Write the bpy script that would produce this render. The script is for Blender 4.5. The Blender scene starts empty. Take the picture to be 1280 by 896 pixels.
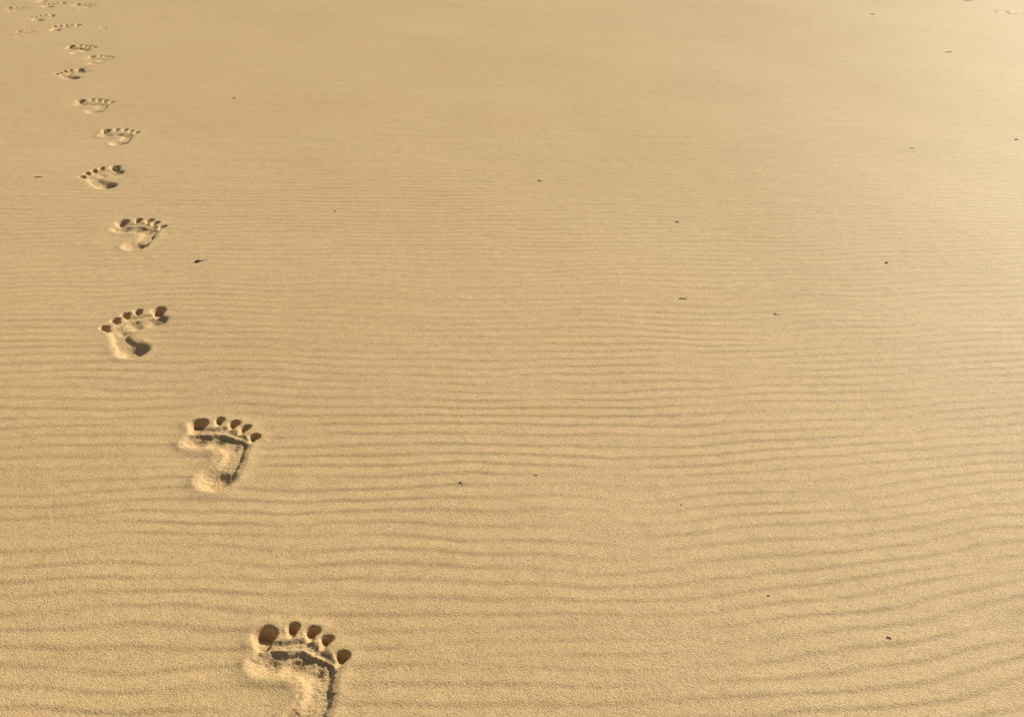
import bpy, math, random
import numpy as np
from mathutils import Vector

random.seed(4)
scene = bpy.context.scene
scene.view_settings.view_transform = 'Standard'
scene.view_settings.look = 'None'
scene.view_settings.exposure = 0

# ------------------------------------------------------------------ noise
def _hash(ix, iy, seed):
    h = (ix.astype(np.int64) * 374761393 + iy.astype(np.int64) * 668265263 + seed * 974634777) & 0xFFFFFFFF
    h = ((h ^ (h >> 13)) * 1274126177) & 0xFFFFFFFF
    h = ((h ^ (h >> 16)) * 2246822519) & 0xFFFFFFFF
    return (h ^ (h >> 15)) & 0xFFFF

def noise(x, y, seed=0):
    """gradient noise about -1..1"""
    x0 = np.floor(x); y0 = np.floor(y)
    fx = x - x0; fy = y - y0
    ux = fx*fx*fx*(fx*(fx*6-15)+10); uy = fy*fy*fy*(fy*(fy*6-15)+10)
    def g(dx, dy):
        a = _hash(x0+dx, y0+dy, seed) * (2*math.pi/65536.0)
        return np.cos(a)*(fx-dx) + np.sin(a)*(fy-dy)
    a = g(0,0); b = g(1,0); c = g(0,1); d = g(1,1)
    return 1.5*((a*(1-ux)+b*ux)*(1-uy) + (c*(1-ux)+d*ux)*uy)

def sstep(a, b, v):
    t = np.clip((v-a)/(b-a), 0, 1)
    return t*t*(3-2*t)

# ------------------------------------------------------------------ wind ripples
LAM = 0.034
def ripples(x, y):
    yy = y - 0.20*np.log1p(np.exp((x-0.20)/0.12))*0.12*np.exp(-((y-1.0)/0.9)**2)
    yy = yy + 0.030*noise(x*1.1+3, y*0.8, 11) + 0.018*noise(x*3.4, y*2.4+9, 12) + 0.0060*noise(x*8, y*9, 13) + 0.0022*noise(x*24, y*30, 14)
    re = 1.0 + 2.2*noise(x*3.4, y*8.5, 21)
    im = 2.2*noise(x*3.4+40, y*8.5, 22)
    amp = np.sqrt(re*re+im*im)
    ph = 2*math.pi*yy/LAM + np.arctan2(im, re)
    amp = np.minimum(amp, 1.25)
    h = np.sin(ph) + 0.26*np.sin(2*ph) + 0.04*np.sin(3*ph)
    fade = 0.14 + 0.86*(1-sstep(1.8, 4.8, y + 0.5*noise(x*0.7, y*0.7, 31)))
    patch = 0.88 + 0.45*noise(x*1.6, y*1.6, 32)
    return 0.00040*amp*h*fade*patch

def base_height(x, y):
    near = (1-sstep(9, 14, np.abs(y))) * (1-sstep(5, 8, np.abs(x)))
    h = ripples(x, y)*near
    h = h + 0.006*noise(x*0.8, y*0.9, 41) + 0.0022*noise(x*2.3, y*2.3, 42)*near
    h = h + 0.0006*noise(x*9, y*13, 43)*near + .0005*noise(x*4, y*17, 46)*near
    h = h + 0.00018*noise(x*45, y*65, 44)*near + 0.00013*noise(x*170, y*170, 45)*near
    big = sstep(15, 200, np.sqrt(x*x+y*y))
    h = h + big*(0.8*noise(x/60, y/45, 51) - 0.6)
    return h

# ------------------------------------------------------------------ barefoot print
def cap(px, py, ax, ay, ra, bx, by, rb):
    dx, dy = bx-ax, by-ay
    t = np.clip(((px-ax)*dx+(py-ay)*dy)/(dx*dx+dy*dy), 0, 1)
    return np.sqrt((px-ax-t*dx)**2+(py-ay-t*dy)**2) - (ra+(rb-ra)*t)

def smin(a, b, k):
    h = np.clip(0.5+0.5*(b-a)/k, 0, 1)
    return b*(1-h)+a*h - k*h*(1-h)

def smax(a, b, k):
    return -smin(-a, -b, k)

#          x      y      rx     ry    angle  depth
TOES = [(-.0640, .2080, .0188, .0218, 10, .0175),
        (-.0275, .2240, .0112, .0122, -4, .0145),
        (-.0005, .2150, .0114, .0120, -12, .0158),
        ( .0222, .1975, .0108, .0114, -22, .0158),
        ( .0462, .1695, .0116, .0118, -38, .0155)]

def stamp(x, y, h, P):
    ox, oy, rot, sc, side, dep, seed = P
    m = (np.abs(x-ox) < 0.30) & (np.abs(y-oy) < 0.42)
    if not m.any():
        return h
    X = x[m]-ox; Y = y[m]-oy
    c, s = math.cos(math.radians(rot)), math.sin(math.radians(rot))
    lx = (c*X+s*Y)/sc; ly = (-s*X+c*Y)/sc
    lx = lx*side
    rn = random.Random(seed)
    hh = h[m]
    # crumbling of the outline
    j1 = 0.0010*noise(lx*60+seed, ly*60, 61) + 0.0008*noise(lx*170, ly*170+seed, 62)
    wx = lx + 0.0018*noise(lx*30, ly*30+seed*3, 63); wy = ly + 0.0018*noise(lx*30+5, ly*30+seed, 64)
    # --- ball of the foot: overlapping bowls giving a rounded, lightly scalloped front edge
    ballA = np.sqrt(((wx+.048)/1.02)**2+((wy-.157)/1.0)**2)-.0315
    ballB = np.sqrt((wx+.014)**2+(wy-.155)**2)-.0300
    ballC = np.sqrt((wx-.016)**2+((wy-.138)/1.1)**2)-.0285
    ball = smin(smin(ballA, ballB, .013), ballC, .013) + j1*1.5 + .0015
    # --- outer edge of the foot and heel
    mid = cap(wx, wy, .0220, .1350, .0240, .0260, .0800, .0205) + j1
    heel = np.sqrt(((wx-.0150)/.94)**2+((wy-.0380)/1.12)**2)-.0355 + j1
    waist = cap(wx, wy, .0250, .0900, .0200, .0170, .0450, .0270) + j1
    body = smin(smin(ball, mid, .012), smin(heel, waist, .012), .016)
    archz = np.exp(-((ly-.098)/.026)**2)*(1-sstep(-.004, .030, lx))
    wallm = .0125 + .014*archz
    d_body = (.0064+.0012*(1-archz))*sstep(0, 1, -(body-.001*archz)/wallm)
    d_ball = .0120*sstep(-.12, 1, -(ball+.0005)/.0275)
    d_heel = .0146*sstep(-.10, 1, -(heel+.0003)/.0255)
    tot = smax(smax(d_body, d_ball, .0035), d_heel, .0040) - .0009
    tot = np.maximum(tot, 0)*sstep(.003, -.001, body)
    # --- low web of pressed sand between the ball and the toes
    web = smin(cap(wx, wy, -.060, .185, .014, -.010, .190, .012), cap(wx, wy, -.010, .190, .012, .038, .155, .010), .01) + j1
    tot = np.maximum(tot, .0036*sstep(0, 1, -web/.010))
    dist = np.minimum(body, web)
    inside = sstep(.003, -.006, dist)
    for k, (tx, ty, rx, ry, ta, td) in enumerate(TOES):
        tx += rn.uniform(-.0012, .0012); ty += rn.uniform(-.0022, .0022)
        td *= rn.uniform(.90, 1.06)
        a = math.radians(ta); ca, sa = math.cos(a), math.sin(a)
        ux = (ca*(wx-tx)+sa*(wy-ty)); uy = (-sa*(wx-tx)+ca*(wy-ty))
        q = np.sqrt((ux/rx)**2+(uy/ry)**2)
        dt = (q-1)*min(rx, ry) + j1*.6
        # steep wall at the tip, gentler slope back towards the ball and the medial side
        wl = (.0060 if k else .0088)
        wl = wl*(1+.65*np.clip(-uy/ry, 0, 1)+(.6 if k == 0 else .1)*np.clip(-ux/rx*side, 0, 1))
        pt = sstep(0, 1, -dt/wl)
        tip = (0.84 if k else .74)+(0.16 if k else .26)*np.clip(uy/ry*1.3, -1, 1)
        tot = np.maximum(tot, td*pt*tip)
        bx, by = tx*.94-.001, ty-(.016 if k else .022)
        tr = cap(wx, wy, tx, ty, rx*.92, bx, by, rx*.66) + j1*.5
        tot = np.maximum(tot, (.0070 if k else .0085)*sstep(0, 1, -tr/.0075))
        dd = np.minimum(dt, tr)
        dist = np.minimum(dist, dd)
        inside = np.maximum(inside, sstep(.002, -.003, dd))
    rim = .0006*np.exp(-((dist-.005)/.0075)**2)*(0.6+1.2*noise(lx*45+seed, ly*45, 65))
    skirt = np.exp(-(np.maximum(dist, 0)/.014)**2)
    flat = np.clip(np.maximum(inside, skirt*.75), 0, 1)
    lump = inside*(.00060*noise(lx*140, ly*140+seed, 66) + .00075*noise(lx*260, ly*260, 67))
    lump += skirt*(1-inside)*.00016*noise(lx*120, ly*120, 68)
    arch = np.exp(-(((lx+.045)/.040)**2+((ly-.095)/.040)**2))
    new = hh*(1-.9*flat) + dep*sc*(-tot + rim - .0016*arch*sstep(-.01, .004, body)) + lump*min(dep, 1)
    h = h.copy(); h[m] = new
    return h

#            x       y     rot  scale side depth seed      side: 1 right foot, -1 left foot
PRINTS = [(-.254,  .828,   1,  .94,  1, 1.14, 1),
          (-.490, 1.355,   0, 1.00,  1, 1.12, 2),
          (-.735, 1.838,  28, 1.05, -1, 1.10, 3),
          (-.980, 2.445,   3, 1.08,  1, 1.05, 4),
          (-1.193,2.985,  36, 1.04, -1, 1.00, 5),
          (-1.375,3.480,   8, 1.06,  1, 1.00, 6),
          (-1.635,3.960,  10, 1.15,  1, 0.75, 7),
          (-1.930,4.633,  36, 1.05, -1, 1.05, 8),
          (-2.010,4.980,   0, 1.00,  1, 0.60, 9),
          (-2.200,5.260,   5, 1.18,  1, 1.20, 10),
          (-2.570,6.000,  10, 1.10, -1, 0.95, 11),
          (-2.820,6.400,  25, 1.10, -1, 0.80, 12),
          (-2.720,5.800,   0, 0.95,  1, 0.50, 13),
          (-2.330,6.080,  10, 0.95, -1, 0.35, 14),
          (-2.800,6.930,   5, 1.10,  1, 0.90, 15),
          (-3.000,6.980,  20, 1.10, -1, 0.80, 16),
          (-3.180,6.760,   5, 1.05,  1, 0.70, 17),
          (-3.160,7.250,  10, 1.10, -1, 0.90, 18),
          (3.12, 7.32,   40, 1.10,  1, 0.80, 19),
          (3.25, 6.68,   60, 1.05, -1, 0.60, 20)]

def height(x, y):
    h = base_height(x, y)
    for P in PRINTS:
        h = stamp(x, y, h, P)
    return h

# ------------------------------------------------------------------ graded ground sheet
rows = [0.62]
while rows[-1] < 8.6:
    D = rows[-1]
    rows.append(D + min(max((D*D+.81)/1152*0.80, .0014), .0090))
core_rows = np.array(rows)
def geo(start, end, n):
    return np.geomspace(start, end, n)
back = 0.62 - geo(.004, 60, 60)[::-1]
front = core_rows[-1] + geo(.012, 3500, 110)
ys = np.concatenate([back, core_rows, front])
NC = 1250
core_u = np.linspace(-1, 1, NC)
ext = geo(.006, 3500, 90)
hw = 0.60 + 0.46*np.clip(ys, 0, 9)
X = np.concatenate([-(hw[:, None]+ext[::-1][None, :]), hw[:, None]*core_u[None, :], hw[:, None]+ext[None, :]], axis=1)
Y = np.repeat(ys[:, None], X.shape[1], axis=1)
R, C = X.shape
xf = X.ravel(); yf = Y.ravel()
zf = height(xf, yf)
co = np.stack([xf, yf, zf], axis=1)

idx = np.arange(R*C).reshape(R, C)
quads = np.stack([idx[:-1, :-1], idx[:-1, 1:], idx[1:, 1:], idx[1:, :-1]], axis=-1).reshape(-1, 4)
cx = xf[quads[:, 0]]; cy = yf[quads[:, 0]]
owner = np.full(len(quads), -1, dtype=np.int32)
for i, P in enumerate(PRINTS):
    ox, oy, rot, sc, side, dep, seed = P
    c, s = math.cos(math.radians(rot)), math.sin(math.radians(rot))
    lx = (c*(cx-ox)+s*(cy-oy))/sc*side; ly = (-s*(cx-ox)+c*(cy-oy))/sc
    e = ((lx+.008)/.110)**2+((ly-.122)/.155)**2
    owner[(e < 1) & (owner < 0)] = i

def mesh_from(name, quads, origin=(0, 0, 0)):
    used = np.unique(quads)
    remap = np.zeros(R*C, dtype=np.int32); remap[used] = np.arange(len(used))
    q = remap[quads]
    v = co[used] - np.array(origin)
    me = bpy.data.meshes.new(name)
    me.vertices.add(len(used)); me.vertices.foreach_set('co', v.astype(np.float32).ravel())
    me.loops.add(q.size); me.loops.foreach_set('vertex_index', q.ravel().astype(np.int32))
    me.polygons.add(len(q))
    me.polygons.foreach_set('loop_start', np.arange(0, q.size, 4, dtype=np.int32))
    me.polygons.foreach_set('use_smooth', np.ones(len(q), dtype=bool))
    me.update(calc_edges=True)
    ob = bpy.data.objects.new(name, me)
    ob.location = origin
    scene.collection.objects.link(ob)
    return ob

# ------------------------------------------------------------------ sand material
mat = bpy.data.materials.new('dune_sand'); mat.use_nodes = True
nt = mat.node_tree; N = nt.nodes; L = nt.links
bsdf = N['Principled BSDF']
geom = N.new('ShaderNodeNewGeometry')
def tex_noise(scale, detail=2, rough=.5):
    n = N.new('ShaderNodeTexNoise'); n.inputs['Scale'].default_value = scale
    n.inputs['Detail'].default_value = detail; n.inputs['Roughness'].default_value = rough
    L.new(geom.outputs['Position'], n.inputs['Vector']); return n
def ramp(src, stops):
    r = N.new('ShaderNodeValToRGB'); el = r.color_ramp.elements
    el[0].position, el[0].color = stops[0]; el[1].position, el[1].color = stops[-1]
    for p, c in stops[1:-1]:
        e = el.new(p); e.color = c
    L.new(src, r.inputs['Fac']); return r
def mix(mode, fac, a, b):
    m = N.new('ShaderNodeMix'); m.data_type = 'RGBA'; m.blend_type = mode
    m.inputs['Factor'].default_value = fac
    L.new(a, m.inputs['A']); L.new(b, m.inputs['B']); return m.outputs['Result']
big = tex_noise(1.1, 3, .55)
rb = ramp(big.outputs['Fac'], [(.3, (.715, .482, .222, 1)), (.7, (.765, .530, .255, 1))])
mid = tex_noise(38, 3, .6)
rm = ramp(mid.outputs['Fac'], [(.3, (.93, .92, .90, 1)), (.7, (1.05, 1.05, 1.06, 1))])
vor = N.new('ShaderNodeTexVoronoi'); vor.inputs['Scale'].default_value = 900
L.new(geom.outputs['Position'], vor.inputs['Vector'])
sep = N.new('ShaderNodeSeparateColor'); L.new(vor.outputs['Color'], sep.inputs['Color'])
rg = ramp(sep.outputs['Red'], [(0, (.38, .32, .27, 1)), (.08, (.78, .75, .72, 1)), (.5, (1, 1, 1, 1)), (.93, (1.12, 1.12, 1.10, 1)), (1, (1.3, 1.3, 1.3, 1))])
c1 = mix('MULTIPLY', 1, rb.outputs['Color'], rm.outputs['Color'])
c2 = mix('MULTIPLY', 1, c1, rg.outputs['Color'])
L.new(c2, bsdf.inputs['Base Color'])
bsdf.inputs['Roughness'].default_value = .66
bsdf.inputs['Specular IOR Level'].default_value = .24
bsdf.inputs['Sheen Weight'].default_value = .14
bsdf.inputs['Sheen Roughness'].default_value = .45
bsdf.inputs['Sheen Tint'].default_value = (1, .84, .56, 1)
g1 = tex_noise(420, 2, .65)
bump = N.new('ShaderNodeBump'); bump.inputs['Strength'].default_value = .75
bump.inputs['Distance'].default_value = .0015
L.new(g1.outputs['Fac'], bump.inputs['Height']); L.new(bump.outputs['Normal'], bsdf.inputs['Normal'])

ground = mesh_from('sand_ground', quads[owner < 0])
ground.data.materials.append(mat)
for i, P in enumerate(PRINTS):
    q = quads[owner == i]
    if len(q) == 0: continue
    ob = mesh_from('footprint', q, (P[0], P[1], 0))
    ob.data.materials.append(mat)

# ------------------------------------------------------------------ small windblown debris
def simple_mat(name, col, rough=.8):
    m = bpy.data.materials.new(name); m.use_nodes = True
    t = m.node_tree; b = t.nodes['Principled BSDF']; b.inputs['Roughness'].default_value = rough
    n = t.nodes.new('ShaderNodeTexNoise'); n.inputs['Scale'].default_value = 400
    r = t.nodes.new('ShaderNodeValToRGB')
    r.color_ramp.elements[0].color = (col[0]*.5, col[1]*.5, col[2]*.5, 1)
    r.color_ramp.elements[1].color = (col[0]*1.5, col[1]*1.5, col[2]*1.5, 1)
    g = t.nodes.new('ShaderNodeNewGeometry')
    t.links.new(g.outputs['Position'], n.inputs['Vector']); t.links.new(n.outputs['Fac'], r.inputs['Fac'])
    t.links.new(r.outputs['Color'], b.inputs['Base Color']); return m
bark = simple_mat('dry_bark', (.07, .043, .024))
stone = simple_mat('dark_stone', (.05, .035, .025), .7)

def ground_z(x, y):
    return float(height(np.array([x]), np.array([y]))[0])

def twig(x, y, length, rad, ang, bend):
    verts, faces = [], []
    n = 9; k = 7
    z0 = ground_z(x, y)
    for i in range(n):
        t = i/(n-1); r = rad*(1-.65*t)*(1+.25*math.sin(t*17+x))
        px = (t-.5)*length; py = bend*length*math.sin(t*math.pi*1.2)
        pz = rad*.55 + .12*length*max(0, t-.55)
        for j in range(k):
            a = 2*math.pi*j/k
            verts.append((px, py+r*math.cos(a), pz+r*math.sin(a)))
    for i in range(n-1):
        for j in range(k):
            a = i*k+j; b = i*k+(j+1) % k
            faces.append((a, b, b+k, a+k))
    faces.append(tuple(range(k))[::-1]); faces.append(tuple(range((n-1)*k, n*k)))
    me = bpy.data.meshes.new('twig'); me.from_pydata(verts, [], faces); me.update()
    for p in me.polygons: p.use_smooth = True
    me.materials.append(bark)
    ob = bpy.data.objects.new('twig', me); ob.location = (x, y, z0); ob.rotation_euler = (0, 0, math.radians(ang))
    scene.collection.objects.link(ob)

import bmesh
def pebble(x, y, r, ang, el=1.5):
    bm = bmesh.new(); bmesh.ops.create_icosphere(bm, subdivisions=3, radius=1)
    for v in bm.verts:
        p = v.co
        f = 1+.22*math.sin(3*p.x+x*9)*math.cos(2.5*p.y+y*5)+.12*math.sin(5*p.z+3*p.x)
        v.co = Vector((p.x*r*el*f, p.y*r*f, p.z*r*.62*f))
    me = bpy.data.meshes.new('pebble'); bm.to_mesh(me); bm.free()
    for p in me.polygons: p.use_smooth = True
    me.materials.append(stone)
    ob = bpy.data.objects.new('pebble', me); ob.location = (x, y, ground_z(x, y)+r*.25)
    ob.rotation_euler = (.1, .08, math.radians(ang)); scene.collection.objects.link(ob)

pebble(-.772, 2.366, .0048, 10); twig(-.760, 2.372, .018, .0011, 20, .1)
pebble(.451, 2.672, .0030, -15)
pebble(.918, 2.355, .0030, 5)
twig(.386, 2.130, .017, .0014, -12, .1)
pebble(.575, 2.050, .0024, -20); twig(.582, 2.046, .010, .0007, -25, .1)
pebble(.086, 3.065, .0030, 0)
pebble(-.498, 2.765, .0022, 0)
pebble(-1.137, 4.230, .0035, 0)
twig(-1.462, 3.085, .022, .0016, 5, .12)
twig(1.360, 3.440, .016, .0013, 0, .1)
pebble(-.083, 1.380, .0014, 30); twig(-.080, 1.376, .007, .0005, -40, .1)
pebble(.347, 1.100, .0013, 30)
pebble(.261, 1.315, .0013, 10)
twig(.482, 1.016, .0062, .0010, -20, .2)
pebble(1.774, 3.570, .0034, 0)
pebble(.039, 1.400, .0013, 0)
twig(2.206, 5.320, .034, .0024, 10, .1)
twig(2.243, 6.650, .030, .0026, -15, .1)

# ------------------------------------------------------------------ light
EL, AZ = 29, 40      # sun far right of the view
w = bpy.data.worlds.new('World'); scene.world = w; w.use_nodes = True
wn = w.node_tree
sky = wn.nodes.new('ShaderNodeTexSky'); sky.sky_type = 'NISHITA'; sky.sun_disc = False
sky.sun_elevation = math.radians(EL); sky.sun_rotation = math.radians(AZ)
wn.links.new(sky.outputs['Color'], wn.nodes['Background'].inputs['Color'])
wn.nodes['Background'].inputs['Strength'].default_value = .05
sl = bpy.data.lights.new('sun', 'SUN'); sl.energy = 5.0; sl.angle = math.radians(.5); sl.color = (1, .93, .79)
so = bpy.data.objects.new('sun', sl); scene.collection.objects.link(so)
e, a = math.radians(EL), math.radians(AZ)
sv = Vector((math.sin(a)*math.cos(e), math.cos(a)*math.cos(e), math.sin(e)))
so.rotation_euler = sv.to_track_quat('Z', 'Y').to_euler(); so.location = (5, 8, 6)

# ------------------------------------------------------------------ camera
cam = bpy.data.cameras.new('camera'); cam.lens = 36; cam.sensor_width = 36
cam.clip_start = .02; cam.clip_end = 8000
cob = bpy.data.objects.new('camera', cam); cob.location = (0, 0, .9)
cob.rotation_euler = (math.radians(90-26.24), 0, 0)
scene.collection.objects.link(cob); scene.camera = cob
